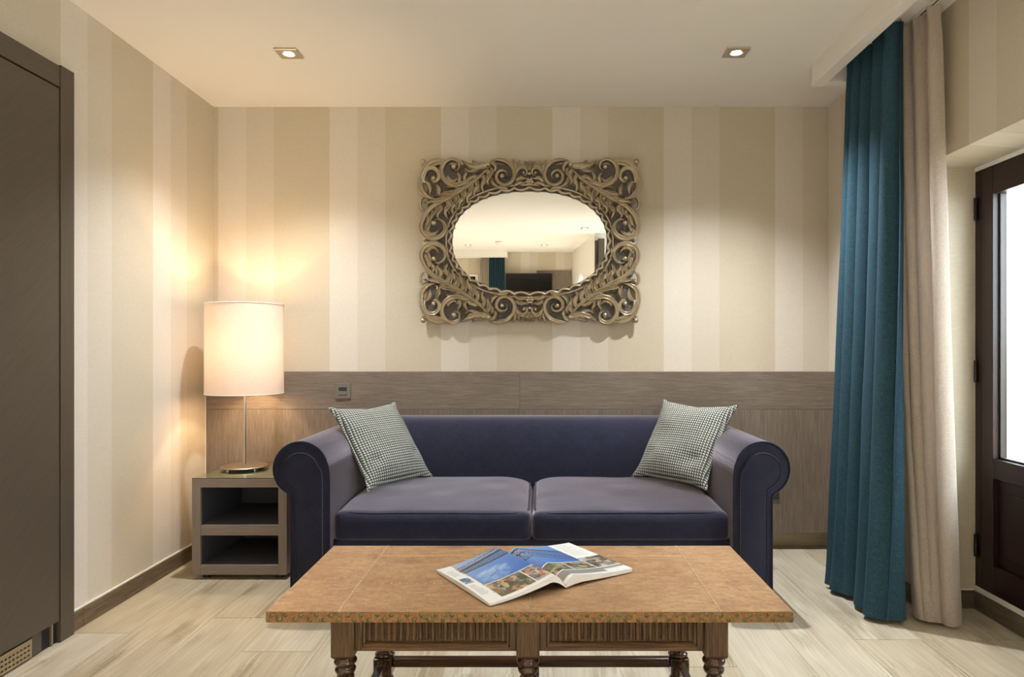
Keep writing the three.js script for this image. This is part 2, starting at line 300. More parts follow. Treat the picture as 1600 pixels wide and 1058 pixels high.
// second, wider balcony window further back in the room, behind the camera
{
  const g = struct('window_1', [XD, 0.12, WIN0], 'wide mahogany framed window behind the camera', 'window'), W = WIN1 - WIN0, h = 2.13;
  for (const [a, b] of [[0, 0.07], [W / 2 - 0.05, W / 2 + 0.05], [W - 0.07, W]]) part('stile', box(0, 0.06, 0, h, a, b, 0.002, 'y'), M.maho, g);
  for (const [a, b] of [[0, 0.09], [h - 0.08, h]]) part('rail', box(0.002, 0.058, a, b, 0.07, W - 0.07, 0.002, 'z'), M.maho, g);
  for (const [a, b] of [[0.07, W / 2 - 0.05], [W / 2 + 0.05, W - 0.07]]) part('glass_pane', new THREE.BoxGeometry(0.004, h - 0.17, b - a).translate(0.03, h / 2 + 0.005, (a + b) / 2), M.glass, g);
}
// ------------------------------------------------------------------ curtains
function curtain(o) {                    // path given by z at both ends and x; folds swing in x
  const { n = 220, m = 40, y0, y1, top, bot, folds, ampT, ampB, width, seed = 1 } = o, ns = noiseMaker(seed, 64, 8);
  return grid(n, m, (u, v) => {
    const k = 1 - v;                      // 0 at the hem
    const e = Math.pow(v, 0.8), uu = u + o.warp * Math.sin(u * 6.283 * 1.5 + seed) / 6.283;
    const ph = uu * folds * 6.283 + 0.35 * Math.sin(v * 2.2 + u * 9 + seed) * (1 - v), head = sstep(0.965, 0.99, v);
    const ra = 0.65 + 0.7 * ns(uu * folds + 3, 1);
    const s = Math.sin(ph), wv = 0.9 * Math.sign(s) * Math.pow(Math.abs(s), 0.8) + 0.22 * Math.sin(2 * ph + 1);
    const pinch = 1 - 0.35 * Math.exp(-Math.pow((v - 0.965) / 0.012, 2));
    const a = lerp(ampB, ampT, Math.pow(v, 0.7)) * ra * pinch;
    let tx = lerp(bot[1][0] - bot[0][0], top[1][0] - top[0][0], e), tz = lerp(bot[1][1] - bot[0][1], top[1][1] - top[0][1], e); const tl = Math.hypot(tx, tz); tx /= tl; tz /= tl;
    const sw = a * wv + 0.006 * (ns(u * 20, v * 6) - 0.5) + head * 0.004 * Math.sin(u * folds * 6.283 * 4), al = 0.8 * a * Math.cos(ph) * (1 - 0.3 * v);
    const z = lerp(lerp(bot[0][1], bot[1][1], u), lerp(top[0][1], top[1][1], u), e) + al * tz - sw * tx;
    const endB = o.turn ? sstep(0.86, 1, u) * o.turn * lerp(0.9, 0.45, v * v) : 0;
    const x = lerp(lerp(bot[0][0], bot[1][0], u), lerp(top[0][0], top[1][0], u), e) + sw * tz + al * tx + endB;
    const y = lerp(y0 + (o.hem ? o.hem(u) : 0), y1, v);
    return [x, y, z, u * width, y];
  });
}
{
  const t = thing('curtain', 'teal blue woven curtain gathered in deep folds beside the balcony door', 'curtain', [0, 0, 0]);
  part('fabric', curtain({ y0: 0.02, y1: 2.488, bot: [[1.425, 0.665], [1.425, 1.115]], top: [[1.475, 0.67], [1.482, 1.085]], folds: 4.6, ampT: 0.022, ampB: 0.062, width: 1.5, warp: 0.3, seed: 4, turn: 0.085 }), M.teal, t);
  const c = thing('curtain', 'taupe lining curtain with pleated heading hanging behind the teal curtain', 'curtain', [0, 0, 0]);
  part('fabric', curtain({ y0: 0.015, y1: 2.489, bot: [[1.575, 1.04], [1.67, 1.14]], top: [[1.545, 0.86], [1.58, 1.185]], folds: 4.2, ampT: 0.02, ampB: 0.036, width: 1.2, warp: 0.25, seed: 9, turn: 0 }), M.taupe, c);
  part('sheer_edge', curtain({ y0: 0.03, y1: 2.3, bot: [[1.665, 1.03], [1.675, 1.13]], top: [[1.60, 1.06], [1.605, 1.13]], folds: 1.4, ampT: 0.006, ampB: 0.014, width: 0.3, warp: 0.1, seed: 3, n: 40 }), M.sheer, c, 'thin pale translucent edge');
}
// ------------------------------------------------------------------ downlights
function downlight(x, z, label, cd, seen) {
  const g = thing('downlight', label, 'downlight', [x, H, z], 'square ceiling downlights');
  const s = 0.05, sh = new THREE.Shape([V2(-s, -s), V2(s, -s), V2(s, s), V2(-s, s)]); const h = new THREE.Path(); h.absarc(0, 0, 0.031, 0, 6.2832, true); sh.holes.push(h);
  const b = new THREE.ExtrudeGeometry(sh, { depth: 0.006, bevelEnabled: true, bevelSize: 0.002, bevelThickness: 0.002, bevelSegments: 2, curveSegments: 20 }); b.rotateX(Math.PI / 2); b.translate(0, -0.001, 0);
  part('bezel', b, M.bezel, g);
  part('reflector', new THREE.LatheGeometry([V2(0.031, -0.008), V2(0.029, -0.003), V2(0.001, -0.0005)], 24), M.chrome, g);
  part('bulb_lens', new THREE.CylinderGeometry(0.022, 0.022, 0.002, 24).translate(0, -0.006, 0), M.glow, g, 'glowing lens');
  const L = new THREE.SpotLight(new THREE.Color(...WARM), cd, 0, 0.96, 1, 2);
  L.position.set(x, H - 0.016, z); L.target.position.set(x, 0, z); L.castShadow = true; L.shadow.radius = 1.2; L.shadow.mapSize.set(1024, 1024); scene.add(L, L.target);
}
downlight(-1.16, 0.718, 'square ceiling downlight on the lamp side of the mirror', DOWN_CORNER, true);
downlight(0.918, 0.73, 'square ceiling downlight on the curtain side of the mirror', DOWN_FRONT, true);
downlight(-1.15, 5.3, 'square ceiling downlight behind the camera on the closet side', DOWN_REAR);
downlight(0.62, 5.3, 'square ceiling downlight seen as a bright spot in the mirror', DOWN_REAR);
downlight(-1.15, 7.4, 'square ceiling downlight near the far curtain on the closet side', DOWN_REAR);
downlight(0.1, 7.4, 'square ceiling downlight in front of the far television', DOWN_REAR);

// ------------------------------------------------------------------ bedside unit, lamp, dish
{
  const x0 = -1.684, x1 = -1.223, z0 = 0.1, z1 = 0.574, y0 = 0.024, y1 = 0.489;
  const g = thing('side_table', 'grey-brown oak open side table with two shelves and a glass top', 'side table', [(x0 + x1) / 2, 0, (z0 + z1) / 2]);
  const ox = (x0 + x1) / 2, oz = (z0 + z1) / 2, bb = (n, a, b, c, d, e, f, gr, m = M.side, bev = 0.0012) => part(n, box(a - ox, b - ox, c, d, e - oz, f - oz, bev, gr, a), m, g);
  bb('side_panel', x0, x0 + 0.041, y0, y1 - 0.0405, z0, z1, 'y'); bb('side_panel', x1 - 0.041, x1, y0, y1 - 0.0405, z0, z1, 'y');
  bb('top_panel', x0, x1, y1 - 0.04, y1, z0, z1, 'x');
  bb('shelf', x0 + 0.0415, x1 - 0.0415, 0.215, 0.265, z0 + 0.01, z1 - 0.002, 'x'); bb('bottom_panel', x0 + 0.0415, x1 - 0.0415, y0, y0 + 0.047, z0, z1 - 0.001, 'x');
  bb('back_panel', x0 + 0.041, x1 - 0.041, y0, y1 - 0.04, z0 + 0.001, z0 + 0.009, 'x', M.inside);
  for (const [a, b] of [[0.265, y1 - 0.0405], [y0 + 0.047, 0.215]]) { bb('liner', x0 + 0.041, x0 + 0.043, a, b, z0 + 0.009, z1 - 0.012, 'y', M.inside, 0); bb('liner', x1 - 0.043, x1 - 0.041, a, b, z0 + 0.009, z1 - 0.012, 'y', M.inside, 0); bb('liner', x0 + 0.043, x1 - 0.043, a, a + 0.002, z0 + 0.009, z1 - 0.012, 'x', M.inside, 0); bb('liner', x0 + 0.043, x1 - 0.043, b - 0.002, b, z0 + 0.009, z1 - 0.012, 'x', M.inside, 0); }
  for (const x of [x0 + 0.05, x1 - 0.05]) for (const z of [z0 + 0.05, z1 - 0.05]) part('foot', new THREE.CylinderGeometry(0.018, 0.02, 0.024, 16).translate(x - ox, 0.012, z - oz), M.black, g);
  const gt = part('glass_top', box(x0 - ox, x1 - ox, y1 + 0.001, y1 + 0.006, z0 - oz, z1 - oz), M.tableGlass, g);
  part('glass_edge', box(x0 - ox, x1 - ox, y1 + 0.001, y1 + 0.006, z1 - oz, z1 - oz + 0.0006), M.glassEdge, gt); part('glass_edge', box(x1 - ox, x1 - ox + 0.0006, y1 + 0.001, y1 + 0.006, z0 - oz, z1 - oz), M.glassEdge, gt);
  const d = thing('dish', 'small white dish on the glass top half hidden by the sofa arm', 'dish', [-1.262, y1 + 0.0062, 0.5]);
  part('body', new THREE.LatheGeometry([V2(0, 0), V2(0.03, 0), V2(0.036, 0.002), V2(0.052, 0.007), V2(0.053, 0.009), V2(0.05, 0.009), V2(0.034, 0.004), V2(0, 0.003)], 40), M.white, d);

  const lx = -1.542, lz = 0.306, ly = y1 + 0.0062, l = thing('table_lamp', 'table lamp with a tall cream drum shade and brushed steel stem', 'lamp', [lx, ly, lz]);
  part('base', new THREE.LatheGeometry([V2(0, 0.008), V2(0.108, 0.008), V2(0.116, 0.011), V2(0.117, 0.014), V2(0.112, 0.017), V2(0.02, 0.0205), V2(0.009, 0.022), V2(0, 0.022)], 64), M.steel, l);
  for (let k = 0; k < 4; k++) { const a = k * Math.PI / 2 + 0.6; part('foot', new THREE.CylinderGeometry(0.009, 0.009, 0.008, 16).translate(0.092 * Math.cos(a), 0.004, 0.092 * Math.sin(a)), M.chrome, l); }
  part('stem', new THREE.CylinderGeometry(0.0072, 0.0072, 0.52, 20).translate(0, 0.28, 0), M.steel, l);
  const sb = 0.394, sh = 0.468, sr = 0.1935, shade = part('lamp_shade', setUV(new THREE.CylinderGeometry(sr, sr, sh, 72, 1, true).translate(0, sb + sh / 2, 0), (x, y, z) => [Math.atan2(z, x) * sr, y]), M.shade, l);
  for (const y of [sb, sb + sh]) part('rim', new THREE.TorusGeometry(sr, 0.0022, 8, 72).rotateX(Math.PI / 2).translate(0, y, 0), M.white, shade);
  part('spider', mergeGeometries([0, 1, 2].map((k) => new THREE.CylinderGeometry(0.0016, 0.0016, sr, 6).rotateZ(Math.PI / 2).translate(sr / 2, 0.56, 0).rotateY(k * 2.094 + 0.4))), M.steel, shade);
  part('bulb_socket', new THREE.CylinderGeometry(0.016, 0.016, 0.06, 16).translate(0, 0.565, 0), M.white, l);
  part('light_bulb', new THREE.SphereGeometry(0.032, 24, 16).translate(0, 0.635, 0), M.bulb, l, 'glowing bulb inside the shade');
  const L = new THREE.PointLight(new THREE.Color(...LAMP), LAMP_CD, 0, 2); L.position.set(lx, ly + 0.635, lz); L.castShadow = true; L.shadow.radius = 1.6; scene.add(L);
}
// switch plate and socket on the panelling
{
  const g = thing('switch_plate', 'square grey light switch on the panelling between lamp and pillow', 'switch', [-1.085, 0.889, 0.097]);
  part('plate', new RoundedBoxGeometry(0.086, 0.086, 0.008, 2, 0.002).translate(0, 0, 0.004), M.grey, g);
  part('rocker', new RoundedBoxGeometry(0.044, 0.02, 0.004, 2, 0.001).translate(0.0, 0.011, 0.0095), M.greyDark, g); part('rocker', new RoundedBoxGeometry(0.044, 0.022, 0.003, 2, 0.001).translate(0.0, -0.0115, 0.009), M.grey, g);
  const s = thing('wall_socket', 'dark wall socket peeking out beside the scrolled sofa arm near the curtain', 'socket', [1.295, 0.33, 0.097]);
  part('plate', new RoundedBoxGeometry(0.086, 0.086, 0.008, 2, 0.002).translate(0, 0, 0.004), M.greyDark, s);
  part('insert', new THREE.CylinderGeometry(0.02, 0.02, 0.003, 24).rotateX(Math.PI / 2).translate(0, 0, 0.0085), M.black, s);
}
// ------------------------------------------------------------------ sofa
{
  const sx = -0.028, zb = 0.112, zf = 1.034, g = thing('sofa', 'navy blue velvet two-seat sofa with scrolled arms', 'sofa', [sx, 0, 0]);
  const VU = (geo) => boxUV(geo, 'x');
  // base frame
  part('base', VU(softBox(1.80, 0.26, 0.84, 0.02, [24, 6, 16]).translate(0, 0.055 + 0.13, 0.565)), M.velvet, g);
  for (const x of [-0.93, 0.93]) for (const z of [0.2, 0.95]) part('foot', new THREE.CylinderGeometry(0.03, 0.024, 0.06, 20).translate(x, 0.03, z), M.black, g);
  // back with a rolled top
  {
    const s = new THREE.Shape(); s.moveTo(0.0, 0.06); s.lineTo(0.27, 0.06); s.lineTo(0.262, 0.40); s.bezierCurveTo(0.262, 0.50, 0.262, 0.57, 0.250, 0.625); s.bezierCurveTo(0.232, 0.705, 0.195, 0.757, 0.125, 0.757); s.bezierCurveTo(0.06, 0.757, 0.03, 0.72, 0.025, 0.655); s.bezierCurveTo(0.02, 0.60, 0.0, 0.55, 0.0, 0.5); s.closePath();
    const geo = new THREE.ExtrudeGeometry(s, { depth: 1.92, steps: 1, bevelEnabled: true, bevelSize: 0.01, bevelThickness: 0.01, bevelSegments: 2, curveSegments: 18 });
    geo.rotateY(-Math.PI / 2); geo.translate(0.96, 0, zb);            // shape x -> +z
    part('backrest', VU(toCreasedNormals(geo, 0.7)), M.velvet, g);
  }
  // arms: rolled profile facing the room
  const armShape = (rc, post0, post1, yb, cy = 0.62) => {            // for the arm on the +x side, x measured from the sofa centre
    const cx = 0.969, s = new THREE.Shape(); const ai = Math.asin(clamp((post1 - cx) / rc, -1, 1));
    s.moveTo(post0, yb); s.lineTo(post1, yb);
    const a0 = -Math.acos(clamp((post1 - cx) / rc, -1, 1));           // where the outer post meets the scroll
    s.lineTo(post1, cy + rc * Math.sin(a0) - 0.012);
    s.quadraticCurveTo(post1, cy + rc * Math.sin(a0), cx + rc * Math.cos(a0 + 0.28), cy + rc * Math.sin(a0 + 0.28));
    s.absarc(cx, cy, rc, a0 + 0.28, Math.PI * 0.93, false);
    s.quadraticCurveTo(post0, cy + 0.01, post0, cy - 0.06); s.closePath(); return s;
  };
  for (const d of [1, -1]) {
    const a = new THREE.ExtrudeGeometry(armShape(0.108, 0.853, 1.003, 0.06), { depth: zf - zb - 0.02, bevelEnabled: true, bevelSize: 0.007, bevelThickness: 0.008, bevelSegments: 3, curveSegments: 24 });
    a.translate(0, 0, zb + 0.008); if (d < 0) a.rotateY(Math.PI).translate(0, 0, zb + zf - 0.004);
    const arm = part('arm', VU(toCreasedNormals(a, 0.6)), M.velvet, g);
    const inner = armShape(0.073, 0.879, 0.985, 0.062, 0.612), f = new THREE.ExtrudeGeometry(inner, { depth: 0.004, bevelEnabled: true, bevelSize: 0.004, bevelThickness: 0.004, bevelSegments: 2, curveSegments: 24 });
    f.translate(0, 0, zf - 0.003); if (d < 0) f.scale(-1, 1, 1), f.index || flip(f);
    const facing = part('arm_facing', VU(toCreasedNormals(f, 0.6)), M.velvet, arm, 'keyhole-shaped front facing');
    const outline = (sh, z, r) => { const pts = sh.getSpacedPoints(130).filter((q) => q.y > 0.066).map((q) => V3(q.x * d, q.y, z)); return tube(pts, r, 160, 6); };
    part('piping', boxUV(outline(inner, zf + 0.0035, 0.0034)), M.piping, facing);
    part('piping', boxUV(outline(armShape(0.113, 0.848, 1.008, 0.06), zf - 0.004, 0.0042)), M.piping, arm);
  }
  function flip(geo) { for (const k of ['position', 'normal', 'uv']) { const A = geo.attributes[k]; if (!A) continue; const n = A.itemSize; for (let i = 0; i < A.count; i += 3) for (let c = 0; c < n; c++) { const t = A.array[(i + 1) * n + c]; A.array[(i + 1) * n + c] = A.array[(i + 2) * n + c]; A.array[(i + 2) * n + c] = t; } } }
  // seat cushions
  const ns = noiseMaker(91, 16, 16);
  for (const d of [-1, 1]) {
    const w = 0.842, dep = 0.665, z0 = 0.985 - dep / 2, x0 = d * 0.4235, top = (x, z) => { const q = (1 - Math.pow(Math.abs(x / (w / 2)), 9)) * (1 - Math.pow(clamp(z / (dep / 2) * 0.5 + 0.5), 2.2)); return 0.040 * Math.max(0, q) + 0.006 * (ns(x * 8 + 5, z * 8 + d * 3) - 0.5); };
    const c = softBox(w, 0.125, dep, 0.026, [56, 10, 44], (v) => {
      const up = (v.y + 0.0625) / 0.125; v.y += top(v.x, v.z) * up;
      const e = 1 - Math.pow(Math.abs(v.y / 0.0625), 2); if (v.z > 0) v.z += 0.012 * Math.max(0, e) * (1 - Math.pow(Math.abs(v.x) / (w / 2), 6)); v.x *= 1 + 0.006 * Math.max(0, e);
    });
    const cu = part('seat_cushion', VU(c.translate(x0, 0.362, z0)), M.velvet, g);
    const ring = (y, lift) => { const pts = [], r = 0.05, hw = w / 2 - 0.012, hd = dep / 2 - 0.01; for (let k = 0; k < 120; k++) { const t = k / 120 * 6.2832, ct = Math.cos(t), st = Math.sin(t), e = 0.16; const x = Math.sign(ct) * Math.pow(Math.abs(ct), e) * hw, z = Math.sign(st) * Math.pow(Math.abs(st), e) * hd; pts.push(V3(x0 + x, 0.362 + y + lift * top(x * 0.97, z * 0.97), z0 + z)); } return tube(pts, 0.0045, 200, 6, true); };
    part('piping', boxUV(ring(0.0555, 1)), M.piping, cu); part('piping', boxUV(ring(-0.0555, 0)), M.piping, cu);
  }
}
// pillows
function pillow(label, pos, yaw, pitch, roll, seed) {
  const g = thing('pillow', label, 'pillow', pos, 'checked pillows on the sofa'); g.rotation.order = 'YXZ'; g.rotation.set(pitch, yaw, roll);
  const a = 0.222, ns = noiseMaker(seed, 16, 16), N = 56;
  const surf = (sgn) => (s, t) => {
    const u = 2 * s - 1, v = 2 * t - 1, b = Math.pow(Math.max(0, (1 - Math.pow(Math.abs(u), 2.6)) * (1 - Math.pow(Math.abs(v), 2.6))), 0.55);
    const x = a * u * (1.02 - 0.12 * (1 - v * v * v * v) * u * u), y = a * v * (1.02 - 0.105 * (1 - u * u * u * u) * v * v) - (v > 0 ? 0.010 * Math.exp(-u * u / 0.08) * v : 0);
    const wr = 0.016 * (ns(u * 2.2 + 4, v * 2.2 + 4) - 0.5) + 0.010 * Math.sin(7 * (u * 0.6 + v) + 3 * ns(u * 2, v * 2)) * Math.pow(Math.abs(u * v), 0.8) + (v < 0 ? -0.018 * Math.exp(-Math.pow((Math.abs(u) - 0.62) / 0.16, 2) - Math.pow((v + 0.45) / 0.14, 2)) : 0);
    return [x * sgn * 1, y, sgn * (0.004 + (0.062 + wr) * b) * 1, x, y];
  };
  const mk = (sgn) => boxlessUV(grid(N, N, surf(sgn)));
  function boxlessUV(q) { return q; }
  part('cover', mergeVertices(mergeGeometries([mk(1), mk(-1)])), M.pillow, g);
  const pts = []; for (const [ux, uy, vx, vy] of [[-1, -1, 1, -1], [1, -1, 1, 1], [1, 1, -1, 1], [-1, 1, -1, -1]]) for (let k = 0; k < 14; k++) { const q = surf(1)((lerp(ux, vx, k / 14) + 1) / 2, (lerp(uy, vy, k / 14) + 1) / 2); pts.push(V3(q[0], q[1], 0)); }
  part('seam', setUV(new THREE.TubeGeometry(new THREE.CatmullRomCurve3(pts, true, 'catmullrom', 0.1), 160, 0.0045, 6, true), (x, y) => [x, y]), M.pillow, g);
}
pillow('checked pillow leaning in the sofa corner beside the lamp', [-0.773, 0.655, 0.506], 1.037, -0.617, -0.015, 61);
pillow('checked pillow leaning in the sofa corner beside the curtain', [0.722, 0.661, 0.501], -0.858, -0.585, -0.004, 67);

// ------------------------------------------------------------------ coffee table
{
  const cx = -0.022, cz = 1.845, T = thing('coffee_table', 'low coffee table with a riveted copper top on turned oak legs', 'coffee table', [cx, 0, cz]);
  const hw = 0.678, hd = 0.291, yt = 0.45, th = 0.028;
  const top = part('tabletop', box(-hw + 0.002, hw - 0.002, yt - th, yt - 0.0015, -hd + 0.002, hd - 0.002, 0.002), M.oak, T);
  const nailG = new THREE.LatheGeometry([V2(0.0068, 0), V2(0.0068, 0.0012), V2(0.0052, 0.0012), V2(0.0048, 0.0008), V2(0.0036, 0.0032), V2(0, 0.0042)], 12), smallG = new THREE.SphereGeometry(0.0019, 6, 4, 0, 6.2832, 0, Math.PI / 2);
  const r = mulberry(77);
  // copper sheets on top
  const xs = 0.492, zs = -0.178, sheet = (x0, x1, z0, z1, lift, k) => part('copper_sheet', box(x0, x1, yt - 0.0015, yt + lift, z0, z1, 0.0005, 'x', k * 0.41, k * 0.27), M.copper, top);
  sheet(-hw, -xs, -hd, hd, 0.0006, 1); sheet(xs, hw, -hd, hd, 0.0006, 2);
  sheet(-xs + 0.0012, -0.001, -hd, zs - 0.0008, 0.0002, 3); sheet(0.001, xs - 0.0012, -hd, zs - 0.0008, 0.0002, 4);
  sheet(-xs + 0.0012, -0.001, zs + 0.0008, hd, 0, 5); sheet(0.001, xs - 0.0012, zs + 0.0008, hd, 0, 6);
  for (const x of [-xs, xs]) part('lap_seam', box(x - 0.0013, x + 0.0013, yt - 0.001, yt + 0.0011, -hd, hd, 0.0004, 'z'), M.brassNail, top);
  part('lap_seam', box(-xs, xs, yt - 0.001, yt + 0.0008, zs - 0.0012, zs + 0.0012, 0.0004), M.brassNail, top); part('lap_seam', box(-0.0008, 0.0008, yt - 0.001, yt + 0.0006, -hd, hd, 0.0003, 'z'), M.brassNail, top);
  // copper edging, one strip a side
  const strip = (g) => part('edge_strip', g, M.copperEdge, top, 'verdigris-spotted copper edge');
  strip(box(-hw, hw, yt - th, yt - 0.001, hd - 0.002, hd + 0.001, 0.0008, 'x', 0, 0.05)); strip(box(-hw, hw, yt - th, yt - 0.001, -hd - 0.001, -hd + 0.002, 0.0008, 'x'));
  strip(box(-hw - 0.001, -hw + 0.002, yt - th, yt - 0.001, -hd, hd, 0.0008, 'z')); strip(box(hw - 0.002, hw + 0.001, yt - th, yt - 0.001, -hd, hd, 0.0008, 'z'));
  const nail = (x, y, z, rx, rz, geo = nailG, m = M.nail) => { const q = part('nail', geo, m, top); q.position.set(x, y, z); q.rotation.set(rx, 0, rz); };
  for (let k = 0; k < 35; k++) for (const row of [0, 1]) { const x = -hw + 0.014 + k * 0.0386 + row * 0.019 + (r() - 0.5) * 0.006; if (x < hw - 0.008) { const y = yt - (row ? 0.0205 : 0.0085) + (r() - 0.5) * 0.002; nail(x, y, hd + 0.0008, Math.PI / 2, 0); if (!row) nail(x, y, -hd - 0.0008, -Math.PI / 2, 0); } }
  for (let k = 0; k < 15; k++) for (const row of [0, 1]) { const z = -hd + 0.014 + k * 0.0386 + row * 0.019; if (z < hd - 0.008) { const y = yt - (row ? 0.0205 : 0.0085); nail(hw + 0.0008, y, z, 0, -Math.PI / 2); nail(-hw - 0.0008, y, z, 0, Math.PI / 2); } }
  for (const x of [-xs - 0.003, xs + 0.003]) for (let k = 0; k < 26; k++) nail(x + (r() - 0.5) * 0.002, yt + 0.0004, -hd + 0.012 + k * 0.0225 + (r() - 0.5) * 0.006, 0, 0, smallG, M.brassNail);
  for (let k = 0; k < 40; k++) nail(-xs + 0.02 + k * 0.0242 + (r() - 0.5) * 0.008, yt, 0.082 + (r() - 0.5) * 0.003, 0, 0, smallG, M.brassNail);
  for (let k = 0; k < 20; k++) nail(-xs + 0.02 + k * 0.048 + (r() - 0.5) * 0.02, yt + 0.0002, zs - 0.004, 0, 0, smallG, M.brassNail);
  // legs
  const y1 = yt - th, yb = 0.313, legXF = [-0.492, -0.005, 0.490], zF = 0.228, zBk = -0.172 - 0.06;
  const twist = (y0, yA, r0) => {                                   // barley twist shaft
    const n = 40, m = 28; return grid(m, n, (u, v) => { const a = u * 6.28318, y = lerp(y0, yA, v), rr = r0 * (0.86 + 0.16 * Math.cos(2 * (a - y * 52))) * lerp(1, 0.9, v); return [rr * Math.cos(-a), y, rr * Math.sin(-a), u * 0.12, y]; });
  };
  const ringLathe = (pts) => new THREE.LatheGeometry(pts.map(([a, b]) => V2(a, b)), 28);
  for (const [zi, z] of [zF, zBk].entries()) for (const x of legXF) {
    const leg = new THREE.Group(); leg.name = 'leg'; leg.position.set(x, 0, z); T.add(leg);
    part('block', box(-0.0305, 0.0305, yb + 0.004, y1, -0.0305, 0.0305, 0.002, 'y', x), M.oak, leg);
    const taper = new THREE.CylinderGeometry(0.043, 0.036, 0.007, 4).rotateY(Math.PI / 4).translate(0, yb + 0.001, 0); part('block_foot', boxUV(taper, 'y'), M.oak, leg);
    part('collar', boxUV(ringLathe([[0, 0.262], [0.020, 0.262], [0.026, 0.268], [0.028, 0.274], [0.026, 0.279], [0.021, 0.282], [0.024, 0.287], [0.030, 0.293], [0.0305, 0.298], [0.027, 0.303], [0.023, 0.306], [0.024, 0.3105], [0, 0.3105]]), 'y'), M.oakGloss, leg);
    part('twist_shaft', twist(0.13, 0.264, 0.026), M.oakGloss, leg);
    part('collar', boxUV(ringLathe([[0, 0.1], [0.024, 0.1], [0.03, 0.104], [0.031, 0.11], [0.026, 0.115], [0.022, 0.119], [0.026, 0.124], [0.027, 0.128], [0.022, 0.133], [0, 0.133]]), 'y'), M.oakGloss, leg);
    part('stretcher_block', box(-0.03, 0.03, 0.045, 0.101, -0.03, 0.03, 0.002, 'y'), M.oakGloss, leg);
    part('bun_foot', ringLathe([[0, 0], [0.02, 0], [0.03, 0.012], [0.032, 0.025], [0.026, 0.04], [0.018, 0.0455], [0, 0.0455]]), M.oakGloss, leg);
  }
  // stretchers
  for (const z of [zF, zBk]) for (const [a, b] of [[0, 1], [1, 2]]) part('stretcher', box(legXF[a] + 0.03, legXF[b] - 0.03, 0.066, 0.096, z - 0.013, z + 0.013, 0.004, 'x'), M.oakGloss, T);
  for (const x of legXF) part('stretcher', box(x - 0.013, x + 0.013, 0.066, 0.096, zBk + 0.03, zF - 0.03, 0.004, 'z'), M.oakGloss, T);
  // apron: framed, reeded panels at the front, plain at the back and sides
  for (const [a, b] of [[0, 1], [1, 2]]) {
    const x0 = legXF[a] + 0.0305, x1 = legXF[b] - 0.0305, ap = part('apron', box(x0, x1, 0.327, y1, zF - 0.008, zF + 0.008, 0.001, 'x', a), M.oak, T);
    part('apron_frame', box(x0, x0 + 0.018, 0.327, y1, zF + 0.008, zF + 0.016, 0.001, 'y'), M.oak, ap); part('apron_frame', box(x1 - 0.018, x1, 0.327, y1, zF + 0.008, zF + 0.016, 0.001, 'y'), M.oak, ap);
    part('apron_frame', box(x0 + 0.018, x1 - 0.018, 0.327, 0.338, zF + 0.008, zF + 0.016, 0.001, 'x'), M.oak, ap);
    const prof = new THREE.Shape([V2(0, 0), V2(0.011, 0), V2(0.012, 0.003), V2(0.008, 0.008), V2(0.004, 0.011), V2(0, 0.013)]); const mo = new THREE.ExtrudeGeometry(prof, { depth: x1 - x0 - 0.044, bevelEnabled: false }); mo.rotateY(-Math.PI / 2); mo.translate(x1 - 0.022, 0.338, zF + 0.008);
    part('moulding', boxUV(mo, 'x'), M.oak, ap);
    for (const [q0, q1] of [[x0 + 0.019, x0 + 0.027], [x1 - 0.027, x1 - 0.019]]) part('moulding', box(q0, q1, 0.34, y1, zF + 0.008, zF + 0.014, 0.003, 'y'), M.oak, ap);
    const n = 22, w = (x1 - x0 - 0.056) / n, rg = new THREE.CylinderGeometry(w * 0.4, w * 0.4, 1, 10, 1, false, -Math.PI / 2, Math.PI), ball = null;
    for (let k = 0; k < n; k++) { const yy = 0.356 + 0.002 * r(), q = part('reed', setUV(rg.clone().scale(1, y1 - yy, 1), (xx, y, zz) => [y + k * 0.2, xx + k * 0.05]), M.oak, ap); q.position.set(x0 + 0.028 + (k + 0.5) * w, (y1 + yy) / 2, zF + 0.008); q.scale.z = 1.3; part('reed_tip', new THREE.SphereGeometry(w * 0.36, 8, 6), M.oak, q).position.y = -(y1 - yy) / 2; }
    part('apron', box(x0, x1, 0.327, y1, zBk - 0.008, zBk + 0.008, 0.001, 'x', a), M.oak, T);
  }
  for (const x of [legXF[0], legXF[2]]) part('apron', box(x - 0.008, x + 0.008, 0.327, y1, zBk + 0.03, zF - 0.03, 0.001, 'z'), M.oak, T);
}
